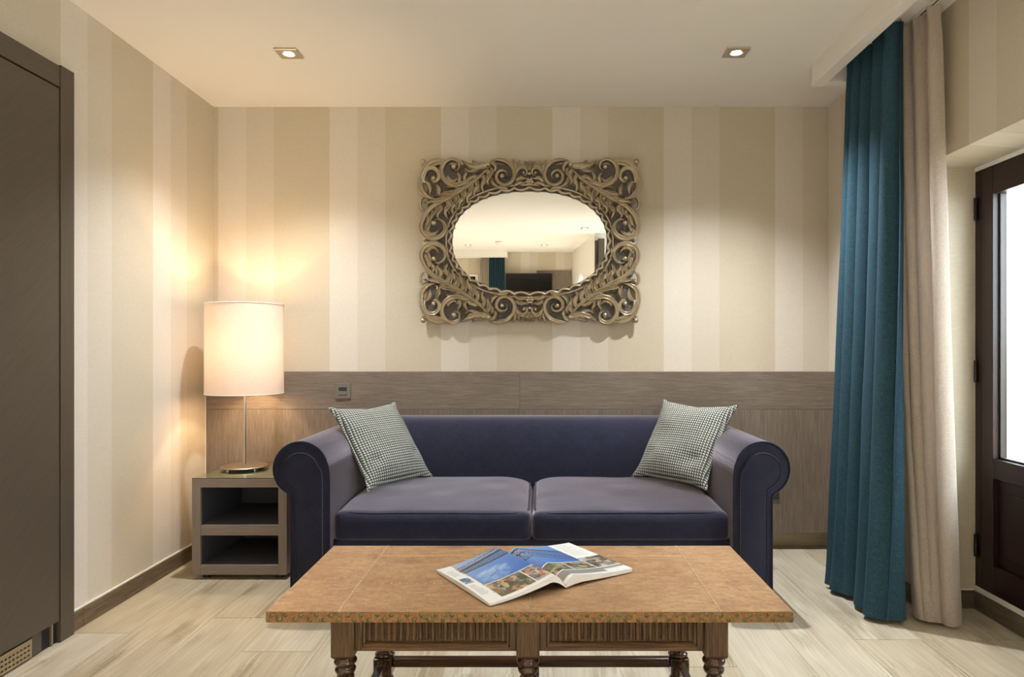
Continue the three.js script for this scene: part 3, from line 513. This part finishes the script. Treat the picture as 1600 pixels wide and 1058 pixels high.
// ------------------------------------------------------------------ magazine
function pageCanvas(left) {
  const c = document.createElement('canvas'), W = c.width = 640, Hh = c.height = 860, x = c.getContext('2d'), r = mulberry(left ? 5 : 6);
  x.fillStyle = '#f3f2ef'; x.fillRect(0, 0, W, Hh);
  const blobs = (X, Y, w, h, cols, n, s) => { x.save(); x.beginPath(); x.rect(X, Y, w, h); x.clip(); x.fillStyle = cols[0]; x.fillRect(X, Y, w, h); for (let k = 0; k < n; k++) { x.fillStyle = cols[Math.floor(r() * cols.length)]; x.globalAlpha = 0.7; x.beginPath(); x.ellipse(X + r() * w, Y + r() * h, s * (0.3 + r()), s * (0.2 + r() * 0.7), r() * 3, 0, 7); x.fill(); } x.restore(); };
  const sky = (X, Y, w, h) => { const g = x.createLinearGradient(X, Y, X + w, Y + h); g.addColorStop(0, '#a9bcd8'); g.addColorStop(0.45, '#6f97d4'); g.addColorStop(1, '#3c6cc4'); x.fillStyle = g; x.fillRect(X, Y, w, h); };
  const arch = (pts, wd) => { x.strokeStyle = '#3a3232'; x.lineWidth = wd; x.beginPath(); x.moveTo(pts[0], pts[1]); x.quadraticCurveTo(pts[2], pts[3], pts[4], pts[5]); x.stroke(); };
  const at = (p, t) => [(1 - t) * (1 - t) * p[0] + 2 * t * (1 - t) * p[2] + t * t * p[4], (1 - t) * (1 - t) * p[1] + 2 * t * (1 - t) * p[3] + t * t * p[5]];
  const truss = (p, q, n) => { x.strokeStyle = '#4a4240'; x.lineWidth = 3; for (let k = 0; k < n; k++) { const a = at(p, k / n), b = at(q, k / n), c2 = at(q, (k + 1) / n), d = at(p, (k + 1) / n); x.beginPath(); x.moveTo(...a); x.lineTo(...b); x.lineTo(...d); x.moveTo(...a); x.lineTo(...c2); x.stroke(); } };
  if (left) {
    sky(120, 0, 520, 560);
    for (let k = 0; k < 60; k++) { x.fillStyle = 'rgba(235,240,248,0.10)'; x.beginPath(); x.ellipse(180 + r() * 220, 330 + r() * 200, 60 * r() + 15, 26 * r() + 8, -0.6, 0, 7); x.fill(); }
    const A = [110, 250, 330, 190, 650, 190], B = [110, 190, 330, 90, 650, 60]; arch(A, 16); arch(B, 22); truss(A, B, 26);
    const C = [110, 120, 320, 40, 600, 0]; arch(C, 8); truss(B, C, 16); x.fillStyle = '#d8d4c6'; for (let k = 0; k < 30; k++) x.fillRect(160 + k * 13, 70 - k * 1.8 + r() * 26, 6, 16);
    x.fillStyle = '#ffffff'; x.fillRect(120, 556, 520, 8);
    blobs(124, 564, 290, 250, ['#7c6a52', '#c68a5e', '#e2c6a2', '#4c5a4a', '#a8b4b8', '#8a4f3a'], 90, 44); blobs(422, 564, 218, 250, ['#b8a890', '#d06a58', '#e6d8c8', '#5a6a78', '#8c9a7c'], 70, 40);
    x.fillStyle = '#fff'; x.fillRect(414, 556, 8, 260); x.fillStyle = '#c9b23e'; for (let k = 0; k < 26; k++) x.fillRect(110 + r() * 8, 60 + k * 26, 10, 12);
    blobs(24, 340, 74, 120, ['#4a86c8', '#a8c8e8', '#6a5040', '#d8b090'], 26, 26);
    x.fillStyle = '#8c8c90'; for (let k = 0; k < 16; k++) x.fillRect(26, 500 + k * 13, 40 + r() * 34, 3); for (let k = 0; k < 12; k++) x.fillRect(26, 120 + k * 13, 40 + r() * 34, 3);
  } else {
    sky(0, 0, 420, 500); const A = [0, 120, 200, 210, 430, 420], B = [0, 40, 220, 60, 430, 230], C = [0, 260, 120, 300, 420, 470]; arch(B, 24); arch(A, 16); truss(A, B, 14); arch(C, 9); truss(A, C, 12);
    blobs(0, 512, 420, 190, ['#6a7a58', '#b8a888', '#8a5a44', '#e0d6c4', '#46443e', '#c8b48c'], 110, 34);
    x.fillStyle = '#fff'; x.fillRect(0, 500, 420, 10); x.fillRect(200, 500, 8, 210); x.fillRect(412, 0, 8, 720);
    x.fillStyle = '#f2f2f0'; x.fillRect(420, 0, 220, 430); x.fillStyle = '#b4b4b6'; for (let k = 0; k < 24; k++) x.fillRect(446, 40 + k * 14, 110 + r() * 60, 3);
    blobs(420, 430, 220, 270, ['#5e5a52', '#bdb6a6', '#8c8474', '#e6e2d8', '#3c3a36'], 70, 50);
    x.fillStyle = '#9a9894'; x.fillRect(0, 716, 640, 100); x.fillStyle = '#f4f4f2'; x.fillRect(430, 760, 210, 100);
  }
  const t = new THREE.CanvasTexture(c); t.colorSpace = THREE.SRGBColorSpace; t.magFilter = THREE.LinearFilter; return t;
}
{
  const g = thing('magazine', 'open glossy travel magazine lying on the copper table', 'magazine', [0.078, 0.4512, 1.968]);
  // local: +x along the right page, -z towards its top edge
  g.rotation.y = Math.atan2(0.138, 0.208) ;
  const pw = 0.247, ph = 0.325;
  const hump = (u, k) => { const t = u / k; return t < 1 ? Math.sin(t * Math.PI / 2) : Math.pow(Math.max(0, 1 - (u - k) / (1 - k)), 1.7) * (1 + 0.0); };
  const topL = (u, v) => 0.007 + (0.036 + 0.006 * v) * hump(u, 0.17) * (0.92 + 0.08 * Math.cos(v * 3)) + 0.006 * u * Math.sin(v * 3.0), botL = (u, v) => 0.001 + 0.024 * hump(u, 0.2) * (1 - 0.2 * v);
  const topR = (u, v) => 0.010 + 0.022 * hump(u, 0.13) * (1 - u * 0.4) + 0.002 * u, botR = (u) => 0.001 + 0.006 * hump(u, 0.25);
  const mat = (l) => std({ map: pageCanvas(l), roughness: 0.28, specularIntensity: 0.8 });
  for (const l of [true, false]) {
    const s = l ? -1 : 1, top = l ? topL : topR, bot = l ? botL : botR, th = 0.9;
    const P = (u, v, h) => [s * u * pw, h, -v * ph];
    const page = grid(48, 12, (u, v) => { const uu = l ? 1 - u : u; return [...P(uu, v, top(uu, v)), l ? 1 - uu : uu, v]; });
    const blk = part('page_block', mergeGeometries([
      grid(48, 2, (u, v) => { const uu = l ? 1 - u : u; return [...P(uu, 0, lerp(bot(uu, 0), top(uu, 0) - 0.0004, v)), u, v]; }),
      grid(48, 2, (u, v) => { const uu = l ? u : 1 - u; return [...P(uu, 1, lerp(bot(uu, 1), top(uu, 1) - 0.0004, v)), u, v]; }),
      grid(12, 2, (u, v) => { const vv = l ? 1 - u : u; return [...P(1, vv, lerp(bot(1, vv), top(1, vv) - 0.0004, v)), u, v]; })]), M.paper, g);
    part('printed_page', page, mat(l), g, l ? 'page with a bridge against blue sky' : 'page with photographs and pale text block');
    part('cover', grid(40, 8, (u, v) => { const uu = l ? u : 1 - u; return [...P(uu, v, bot(uu, v)), u, v]; }), M.dark, g);
  }
}
// ------------------------------------------------------------------ carved mirror
{
  const g = thing('wall_mirror', 'rectangular wall mirror with an oval glass in a carved silver frame', 'mirror', [-0.049, 1.262, 0.014]); g.rotation.x = THREE.MathUtils.degToRad(1.2);
  const K = 0.000512, CX = 1322, CY = 1033, cy = 0.467;             // carver's grid, quarter pattern about the centre
  const ea = 0.444, eb = 0.290, ex = 2.25;
  const oval = (t, k = 0) => { const c = Math.cos(t), s = Math.sin(t); return [Math.sign(c) * Math.pow(Math.abs(c), 2 / ex) * (ea + k), Math.sign(s) * Math.pow(Math.abs(s), 2 / ex) * (eb + k)]; };
  const ringPath = (k, n = 120) => { const p = []; for (let i = 0; i < n; i++) { const [x, y] = oval(i / n * 6.28318, k); p.push(V2(x, y)); } return p; };
  // backing board
  const bs = new THREE.Shape([V2(-0.572, -0.428), V2(0.572, -0.428), V2(0.572, 0.428), V2(-0.572, 0.428)]); bs.holes.push(new THREE.Path(ringPath(-0.004)));
  part('backing_board', new THREE.ExtrudeGeometry(bs, { depth: 0.012, bevelEnabled: true, bevelSize: 0.003, bevelThickness: 0.003, bevelSegments: 2 }).translate(0, cy, 0.003), M.backing, g);
  part('mirror_glass', new THREE.ExtrudeGeometry(new THREE.Shape(ringPath(0.01)), { depth: 0.003, bevelEnabled: false }).translate(0, cy, 0.004), M.mirror, g);
  // scalloped inner rim
  { const pts = []; for (let i = 0; i < 480; i++) { const t = i / 480 * 6.28318, w = Math.abs(Math.sin(t * 20)), [x, y] = oval(t, 0.012 - 0.014 * w); pts.push(V3(x, y + cy, 0.022 + 0.005 * w)); } part('scalloped_rim', new THREE.TubeGeometry(new THREE.CatmullRomCurve3(pts, true), 520, 0.0075, 6, true), M.silver, g);
    const q = []; for (let i = 0; i < 160; i++) { const [x, y] = oval(i / 160 * 6.28318, 0.026); q.push(V3(x, y + cy, 0.019)); } part('bead_moulding', new THREE.TubeGeometry(new THREE.CatmullRomCurve3(q, true), 240, 0.006, 6, true), M.silver, g); }
  // one carved stroke: fluted half-round swept along a curve lying on the board
  function stroke(pts, w0, w1, h, opt = {}) {
    const curve = new THREE.CatmullRomCurve3(pts, false, 'centripetal'), n = opt.n ?? Math.max(14, Math.round(curve.getLength() / 0.007)), m = opt.m ?? (opt.leaf ? 18 : 14), pos = [], idx = [];
    const fl = opt.flutes ?? 3, lobes = opt.lobes ?? 0;
    for (let i = 0; i <= n; i++) {
      const t = i / n, p = curve.getPointAt(t), tg = curve.getTangentAt(t), nx = -tg.y, ny = tg.x, L = Math.hypot(nx, ny) || 1;
      let w = lerp(w0, w1, t) * (opt.leaf ? Math.pow(Math.sin(Math.PI * clamp(0.12 + 0.88 * t, 0, 1)), 0.7) * 1.0 + 0.06 : Math.min(1, 0.35 + 5 * t, 0.25 + 4 * (1 - t)));
      if (lobes) w *= 0.78 + 0.32 * Math.abs(Math.sin(t * Math.PI * lobes));
      const hh = h * (opt.leaf ? 0.55 + 0.6 * Math.sin(Math.PI * Math.min(1, t * 0.9 + 0.1)) : Math.min(1, 0.5 + 4 * t, 0.5 + 3 * (1 - t))) + (opt.curl ?? 0) * t * t;
      for (let k = 0; k <= m; k++) { const a = Math.PI * k / m, c = Math.cos(a), s = Math.sin(a), rib = 1 - (opt.leaf ? 0.5 : 0.12) * Math.pow(Math.abs(Math.sin(fl * a)), 1.5) * (k > 0 && k < m ? 1 : 0), chan = opt.leaf ? 1 : 1 - 0.42 * Math.exp(-Math.pow(c / 0.38, 2)), z = p.z + hh * Math.pow(s, opt.leaf ? 0.75 : 0.5) * rib * chan - (k === 0 || k === m ? 0.004 : 0); pos.push(p.x + nx / L * w * c, p.y + ny / L * w * c, z); }
    }
    for (let i = 0; i < n; i++) for (let k = 0; k < m; k++) { const a = i * (m + 1) + k, b = a + 1, c = a + m + 1, d = c + 1; idx.push(a, c, b, b, c, d); }
    for (const e of [0, n]) { const b0 = e * (m + 1); for (let k = 1; k < m; k++) e ? idx.push(b0, b0 + k, b0 + k + 1) : idx.push(b0, b0 + k + 1, b0 + k); }
    const q = new THREE.BufferGeometry(); q.setAttribute('position', new THREE.Float32BufferAttribute(pos, 3)); q.setIndex(idx); q.computeVertexNormals(); return q;
  }
  const S = [   // [name, points, width0, width1 (grid units), height in metres, options]
    ['scroll', [[400, 150], [300, 150], [215, 190], [150, 280], [124, 390], [145, 490], [205, 548], [285, 570]], 26, 34, 0.030, { flutes: 3 }],
    ['scroll', [[165, 400], [160, 320], [205, 248], [275, 240], [325, 290], [325, 350], [280, 385], [238, 352]], 30, 20, 0.034, { flutes: 2 }],
    ['acanthus_leaf', [[175, 380], [205, 400], [230, 450], [222, 520]], 26, 18, 0.020, { leaf: 1 }],
    ['acanthus_leaf', [[390, 175], [310, 190], [230, 215], [190, 250]], 28, 16, 0.026, { leaf: 1, lobes: 3 }],
    ['acanthus_leaf', [[320, 545], [330, 470], [308, 410], [320, 385]], 30, 20, 0.032, { leaf: 1, lobes: 3 }],
    ['scroll', [[690, 365], [600, 405], [500, 422], [420, 390], [368, 320], [362, 240], [410, 165], [480, 138], [545, 175], [545, 240], [495, 262]], 34, 22, 0.036, { flutes: 3 }],
    ['acanthus_leaf', [[420, 320], [440, 360], [500, 375], [540, 330]], 26, 16, 0.024, { leaf: 1, lobes: 2 }],
    ['acanthus_leaf', [[545, 400], [560, 330], [535, 290], [548, 255]], 26, 14, 0.030, { leaf: 1, lobes: 2 }],
    ['acanthus_leaf', [[620, 385], [610, 330], [630, 290], [600, 255]], 24, 14, 0.028, { leaf: 1 }],
    ['acanthus_leaf', [[860, 205], [760, 225], [670, 205], [570, 145]], 46, 20, 0.032, { leaf: 1, lobes: 4 }],
    ['acanthus_leaf', [[840, 215], [750, 245], [660, 270], [600, 225]], 28, 14, 0.022, { leaf: 1, lobes: 3 }],
    ['acanthus_leaf', [[800, 200], [740, 185], [700, 150], [690, 140]], 24, 14, 0.022, { leaf: 1 }],
    ['scroll', [[900, 205], [860, 240], [790, 320], [690, 400], [570, 480], [440, 560], [330, 615], [235, 680], [165, 770], [130, 870], [160, 960], [250, 1005], [340, 985], [395, 920], [385, 840], [330, 795], [278, 800]], 20, 36, 0.036, { flutes: 3 }],
    ['acanthus_leaf', [[850, 250], [880, 310], [860, 390], [880, 420]], 34, 18, 0.030, { leaf: 1, lobes: 3 }],
    ['acanthus_leaf', [[800, 300], [825, 370], [800, 440], [815, 500]], 34, 18, 0.032, { leaf: 1, lobes: 3 }],
    ['acanthus_leaf', [[730, 360], [755, 430], [715, 500], [725, 560]], 36, 18, 0.034, { leaf: 1, lobes: 3 }],
    ['acanthus_leaf', [[650, 420], [680, 490], [640, 570], [655, 640]], 36, 18, 0.034, { leaf: 1, lobes: 3 }],
    ['acanthus_leaf', [[570, 480], [600, 550], [555, 630], [560, 700]], 36, 18, 0.036, { leaf: 1, lobes: 3 }],
    ['acanthus_leaf', [[490, 530], [520, 600], [475, 680], [490, 760]], 38, 18, 0.036, { leaf: 1, lobes: 3 }],
    ['acanthus_leaf', [[410, 580], [440, 640], [400, 720], [430, 800]], 38, 18, 0.034, { leaf: 1, lobes: 3 }],
    ['acanthus_leaf', [[330, 630], [350, 690], [310, 750], [335, 790]], 34, 16, 0.030, { leaf: 1, lobes: 2 }],
    ['acanthus_leaf', [[255, 680], [265, 740], [235, 790], [250, 840]], 28, 14, 0.028, { leaf: 1 }],
    ['acanthus_leaf', [[680, 400], [580, 440], [480, 435], [390, 445]], 34, 16, 0.028, { leaf: 1, lobes: 3 }],
    ['acanthus_leaf', [[580, 470], [480, 510], [380, 520], [280, 550]], 40, 18, 0.034, { leaf: 1, lobes: 4 }],
    ['acanthus_leaf', [[430, 560], [330, 590], [240, 605], [150, 612]], 34, 18, 0.032, { leaf: 1 }],
    ['scroll', [[165, 545], [128, 575], [118, 625], [135, 675], [165, 700]], 18, 16, 0.026, { flutes: 2 }],
    ['acanthus_leaf', [[190, 860], [210, 800], [215, 750], [200, 720]], 24, 14, 0.022, { leaf: 1 }],
    ['acanthus_leaf', [[180, 900], [230, 960], [290, 950], [330, 900]], 34, 18, 0.032, { leaf: 1, lobes: 4 }],
    ['scroll', [[895, 150], [980, 145], [1070, 170], [1140, 240], [1155, 330], [1110, 400], [1035, 420], [970, 375], [960, 310], [1000, 268], [1060, 275], [1080, 320], [1050, 350]], 26, 20, 0.036, { flutes: 3 }],
    ['acanthus_leaf', [[885, 165], [930, 190], [950, 240], [925, 290]], 28, 16, 0.028, { leaf: 1, lobes: 2 }],
    ['acanthus_leaf', [[900, 330], [915, 390], [960, 430], [1010, 440]], 24, 14, 0.022, { leaf: 1 }],
    ['acanthus_leaf', [[1175, 250], [1165, 200], [1150, 165], [1130, 135]], 22, 12, 0.024, { leaf: 1 }],
    ['acanthus_leaf', [[1200, 250], [1205, 200], [1210, 165], [1215, 145]], 20, 12, 0.024, { leaf: 1 }],
    ['acanthus_leaf', [[1180, 280], [1215, 225], [1265, 215], [1290, 260]], 24, 16, 0.028, { leaf: 1, lobes: 2 }],
    ['scroll', [[1170, 330], [1190, 260], [1245, 230], [1290, 255], [1290, 300], [1255, 310]], 16, 14, 0.028, { flutes: 2 }],
    ['acanthus_leaf', [[1170, 380], [1220, 345], [1270, 350], [1310, 330]], 26, 14, 0.026, { leaf: 1, lobes: 3 }],
    ['acanthus_leaf', [[1150, 430], [1210, 400], [1260, 400], [1300, 390]], 24, 14, 0.024, { leaf: 1, lobes: 3 }],
    ['acanthus_leaf', [[760, 330], [690, 340], [640, 370], [570, 372]], 30, 14, 0.030, { leaf: 1, lobes: 3, curl: 0.006 }],
    ['acanthus_leaf', [[520, 510], [430, 535], [360, 545], [300, 520]], 34, 14, 0.034, { leaf: 1, lobes: 3, curl: 0.006 }],
    ['acanthus_leaf', [[690, 395], [700, 450], [680, 500], [690, 540]], 26, 12, 0.036, { leaf: 1, curl: 0.006 }],
    ['acanthus_leaf', [[610, 455], [625, 520], [600, 580], [612, 640]], 26, 12, 0.038, { leaf: 1, curl: 0.006 }],
    ['acanthus_leaf', [[530, 505], [545, 580], [512, 640], [522, 710]], 26, 12, 0.038, { leaf: 1, curl: 0.006 }],
    ['acanthus_leaf', [[450, 555], [465, 620], [432, 690], [450, 760]], 26, 12, 0.036, { leaf: 1, curl: 0.006 }],
    ['acanthus_leaf', [[300, 650], [300, 710], [270, 760], [262, 800]], 24, 12, 0.032, { leaf: 1, curl: 0.006 }],
    ['acanthus_leaf', [[900, 230], [915, 280], [890, 330], [905, 380]], 28, 12, 0.032, { leaf: 1, curl: 0.006 }],
    ['acanthus_leaf', [[1090, 470], [1030, 450], [960, 455], [900, 480]], 24, 14, 0.024, { leaf: 1, lobes: 3 }],
    ['acanthus_leaf', [[160, 950], [210, 900], [230, 850], [228, 800]], 26, 14, 0.026, { leaf: 1, lobes: 2 }],
    ['acanthus_leaf', [[420, 960], [410, 900], [430, 860], [415, 820]], 24, 14, 0.026, { leaf: 1, lobes: 2 }],
    ['acanthus_leaf', [[175, 225], [165, 200], [155, 180], [148, 162]], 24, 22, 0.026, { leaf: 1 }],
  ];
  const beads = [[150, 162, 30, 0.022], [270, 345, 26, 0.036], [492, 222, 28, 0.038], [275, 838, 30, 0.036], [1020, 322, 26, 0.036], [1258, 285, 16, 0.03], [872, 195, 24, 0.03], [165, 1010, 22, 0.026], [205, 615, 14, 0.03]];
  for (const fx of [1, -1]) for (const fy of [1, -1]) {
    const cv = (a, b) => [fx * (a - CX) * K, cy + fy * (CY - b) * K];
    for (const [nm, pts, w0, w1, h, opt] of S) part(nm, stroke(pts.map(([a, b]) => { const [x, y] = cv(a, b); return V3(x, y, 0.015); }), w0 * K * (opt.leaf ? 1.3 : 1), w1 * K * (opt.leaf ? 1.3 : 1), h, opt), M.silver, g);
    for (const [a, b, r, z] of beads) { const [x, y] = cv(a, b); part('bead', new THREE.SphereGeometry(r * K, 14, 10).translate(x, y, 0.012 + z * 0.6), M.silver, g); }
  }
  // middle crests, top and bottom
  for (const fy of [1, -1]) {
    const y = (b) => cy + fy * (CY - b) * K, at = (dx, b) => V3(dx * K, y(b), 0.016);
    for (const a of [-1, -0.5, 0, 0.5, 1]) part('acanthus_leaf', stroke([at(0, 260), at(a * 22, 220), at(a * 46, 175), at(a * 60, 142 + 14 * Math.abs(a))], 18 * K, 10 * K, 0.026, { leaf: 1, n: 14 }), M.silver, g, 'small crest leaf');
    for (let k = 0; k < 6; k++) { const t = k / 6 * 6.2832; part('rosette_petal', new THREE.SphereGeometry(17 * K, 10, 8).scale(1, 1, 0.8).translate(30 * K * Math.cos(t), y(385) + 30 * K * Math.sin(t), 0.03), M.silver, g); }
    part('bead', new THREE.SphereGeometry(18 * K, 12, 10).translate(0, y(385), 0.036), M.silver, g); part('bead', new THREE.SphereGeometry(20 * K, 12, 10).translate(0, y(295), 0.03), M.silver, g);
  }
}
// ------------------------------------------------------------------ the far end of the room, seen in the mirror
{
  const sf = struct('trim_3', [0, 0, 0], 'white ceiling box over the curtain at the far end', 'pelmet'); part('soffit', box(XL, -0.55, 2.39, H, ZR - 0.3, ZR, 0.002), M.ceiling, sf);
  const t = thing('curtain', 'teal curtain at the far end of the room reflected in the mirror', 'curtain', [0, 0, 0]);
  part('fabric', grid(120, 8, (u, v) => { const x = lerp(-0.88, -0.60, u) + 0.03 * (1 - v) * (u - 0.5), y = lerp(0.02, 2.388, v); return [x, y, ZR - 0.15 + 0.03 * Math.sin(u * 44), u, y]; }), M.teal, t);
  const t2 = thing('curtain', 'taupe curtain at the far end of the room reflected in the mirror', 'curtain', [0, 0, 0]);
  part('fabric', grid(60, 8, (u, v) => { const x = lerp(-1.04, -0.90, u), y = lerp(0.02, 2.388, v); return [x, y, ZR - 0.14 + 0.022 * Math.sin(u * 30), u, y]; }), M.taupe, t2);
  const pic = thing('picture', 'small framed dark picture at the far end of the room reflected in the mirror', 'picture', [-1.25, 1.98, ZR]);
  part('frame', box(-0.16, 0.16, -0.12, 0.12, -0.02, 0, 0.003), M.white, pic); part('print', box(-0.11, 0.11, -0.08, 0.08, -0.022, -0.0195), M.tv, pic);
  const tv = thing('television', 'black flat television at the far end of the room reflected in the mirror', 'television', [-0.175, 1.86, ZR - 0.14]);
  part('bezel', box(-0.41, 0.43, -0.25, 0.25, -0.02, 0.03, 0.004), M.greyDark, tv); part('screen', box(-0.398, 0.418, -0.235, 0.24, -0.024, -0.0195), M.tv, tv); part('wall_bracket', box(-0.1, 0.1, -0.1, 0.1, 0.03, 0.14), M.black, tv);
  const pn = struct('trim_4', [0, 0, 0], 'dark oak panel on the far wall reflected in the mirror', 'wall panelling'); part('board', box(-0.03, 0.60, 0, 2.17, ZR - 0.03, ZR, 0.001, 'y'), M.panel, pn);
  const wh = struct('wall_closet', [0, 0, 0], 'white partition wall at the far end reflected in the mirror', 'wall');
  const ps = new THREE.Shape([V2(0.62, -ZR), V2(0.80, -5.9), V2(XR, -5.9), V2(XR, -ZR)].reverse()); part('plaster', new THREE.ExtrudeGeometry(ps, { depth: H, bevelEnabled: false }).rotateX(-Math.PI / 2), M.white, wh);
  const dr = struct('door_3', [0, 0, 0], 'tall dark door frame at the end of the white partition reflected in the mirror', 'door'); part('jamb', box(0.80, 0.84, 0, 2.40, 5.84, 5.9, 0.001, 'y'), M.door, dr); part('jamb', box(0.845, 0.93, 0, 2.42, 5.78, 5.9, 0.001, 'y'), M.door, dr);
  const sm = thing('smoke_detector', 'small white smoke detector on the ceiling reflected in the mirror', 'smoke detector', [-0.62, H, 6.9]);
  part('body', new THREE.LatheGeometry([V2(0, 0), V2(0.055, 0), V2(0.05, -0.02), V2(0.03, -0.05), V2(0, -0.05)], 24), M.white, sm);
}

scene.traverse((o) => { if (o.isMesh) { o.castShadow = true; o.receiveShadow = true; } });
renderer.render(scene, camera);
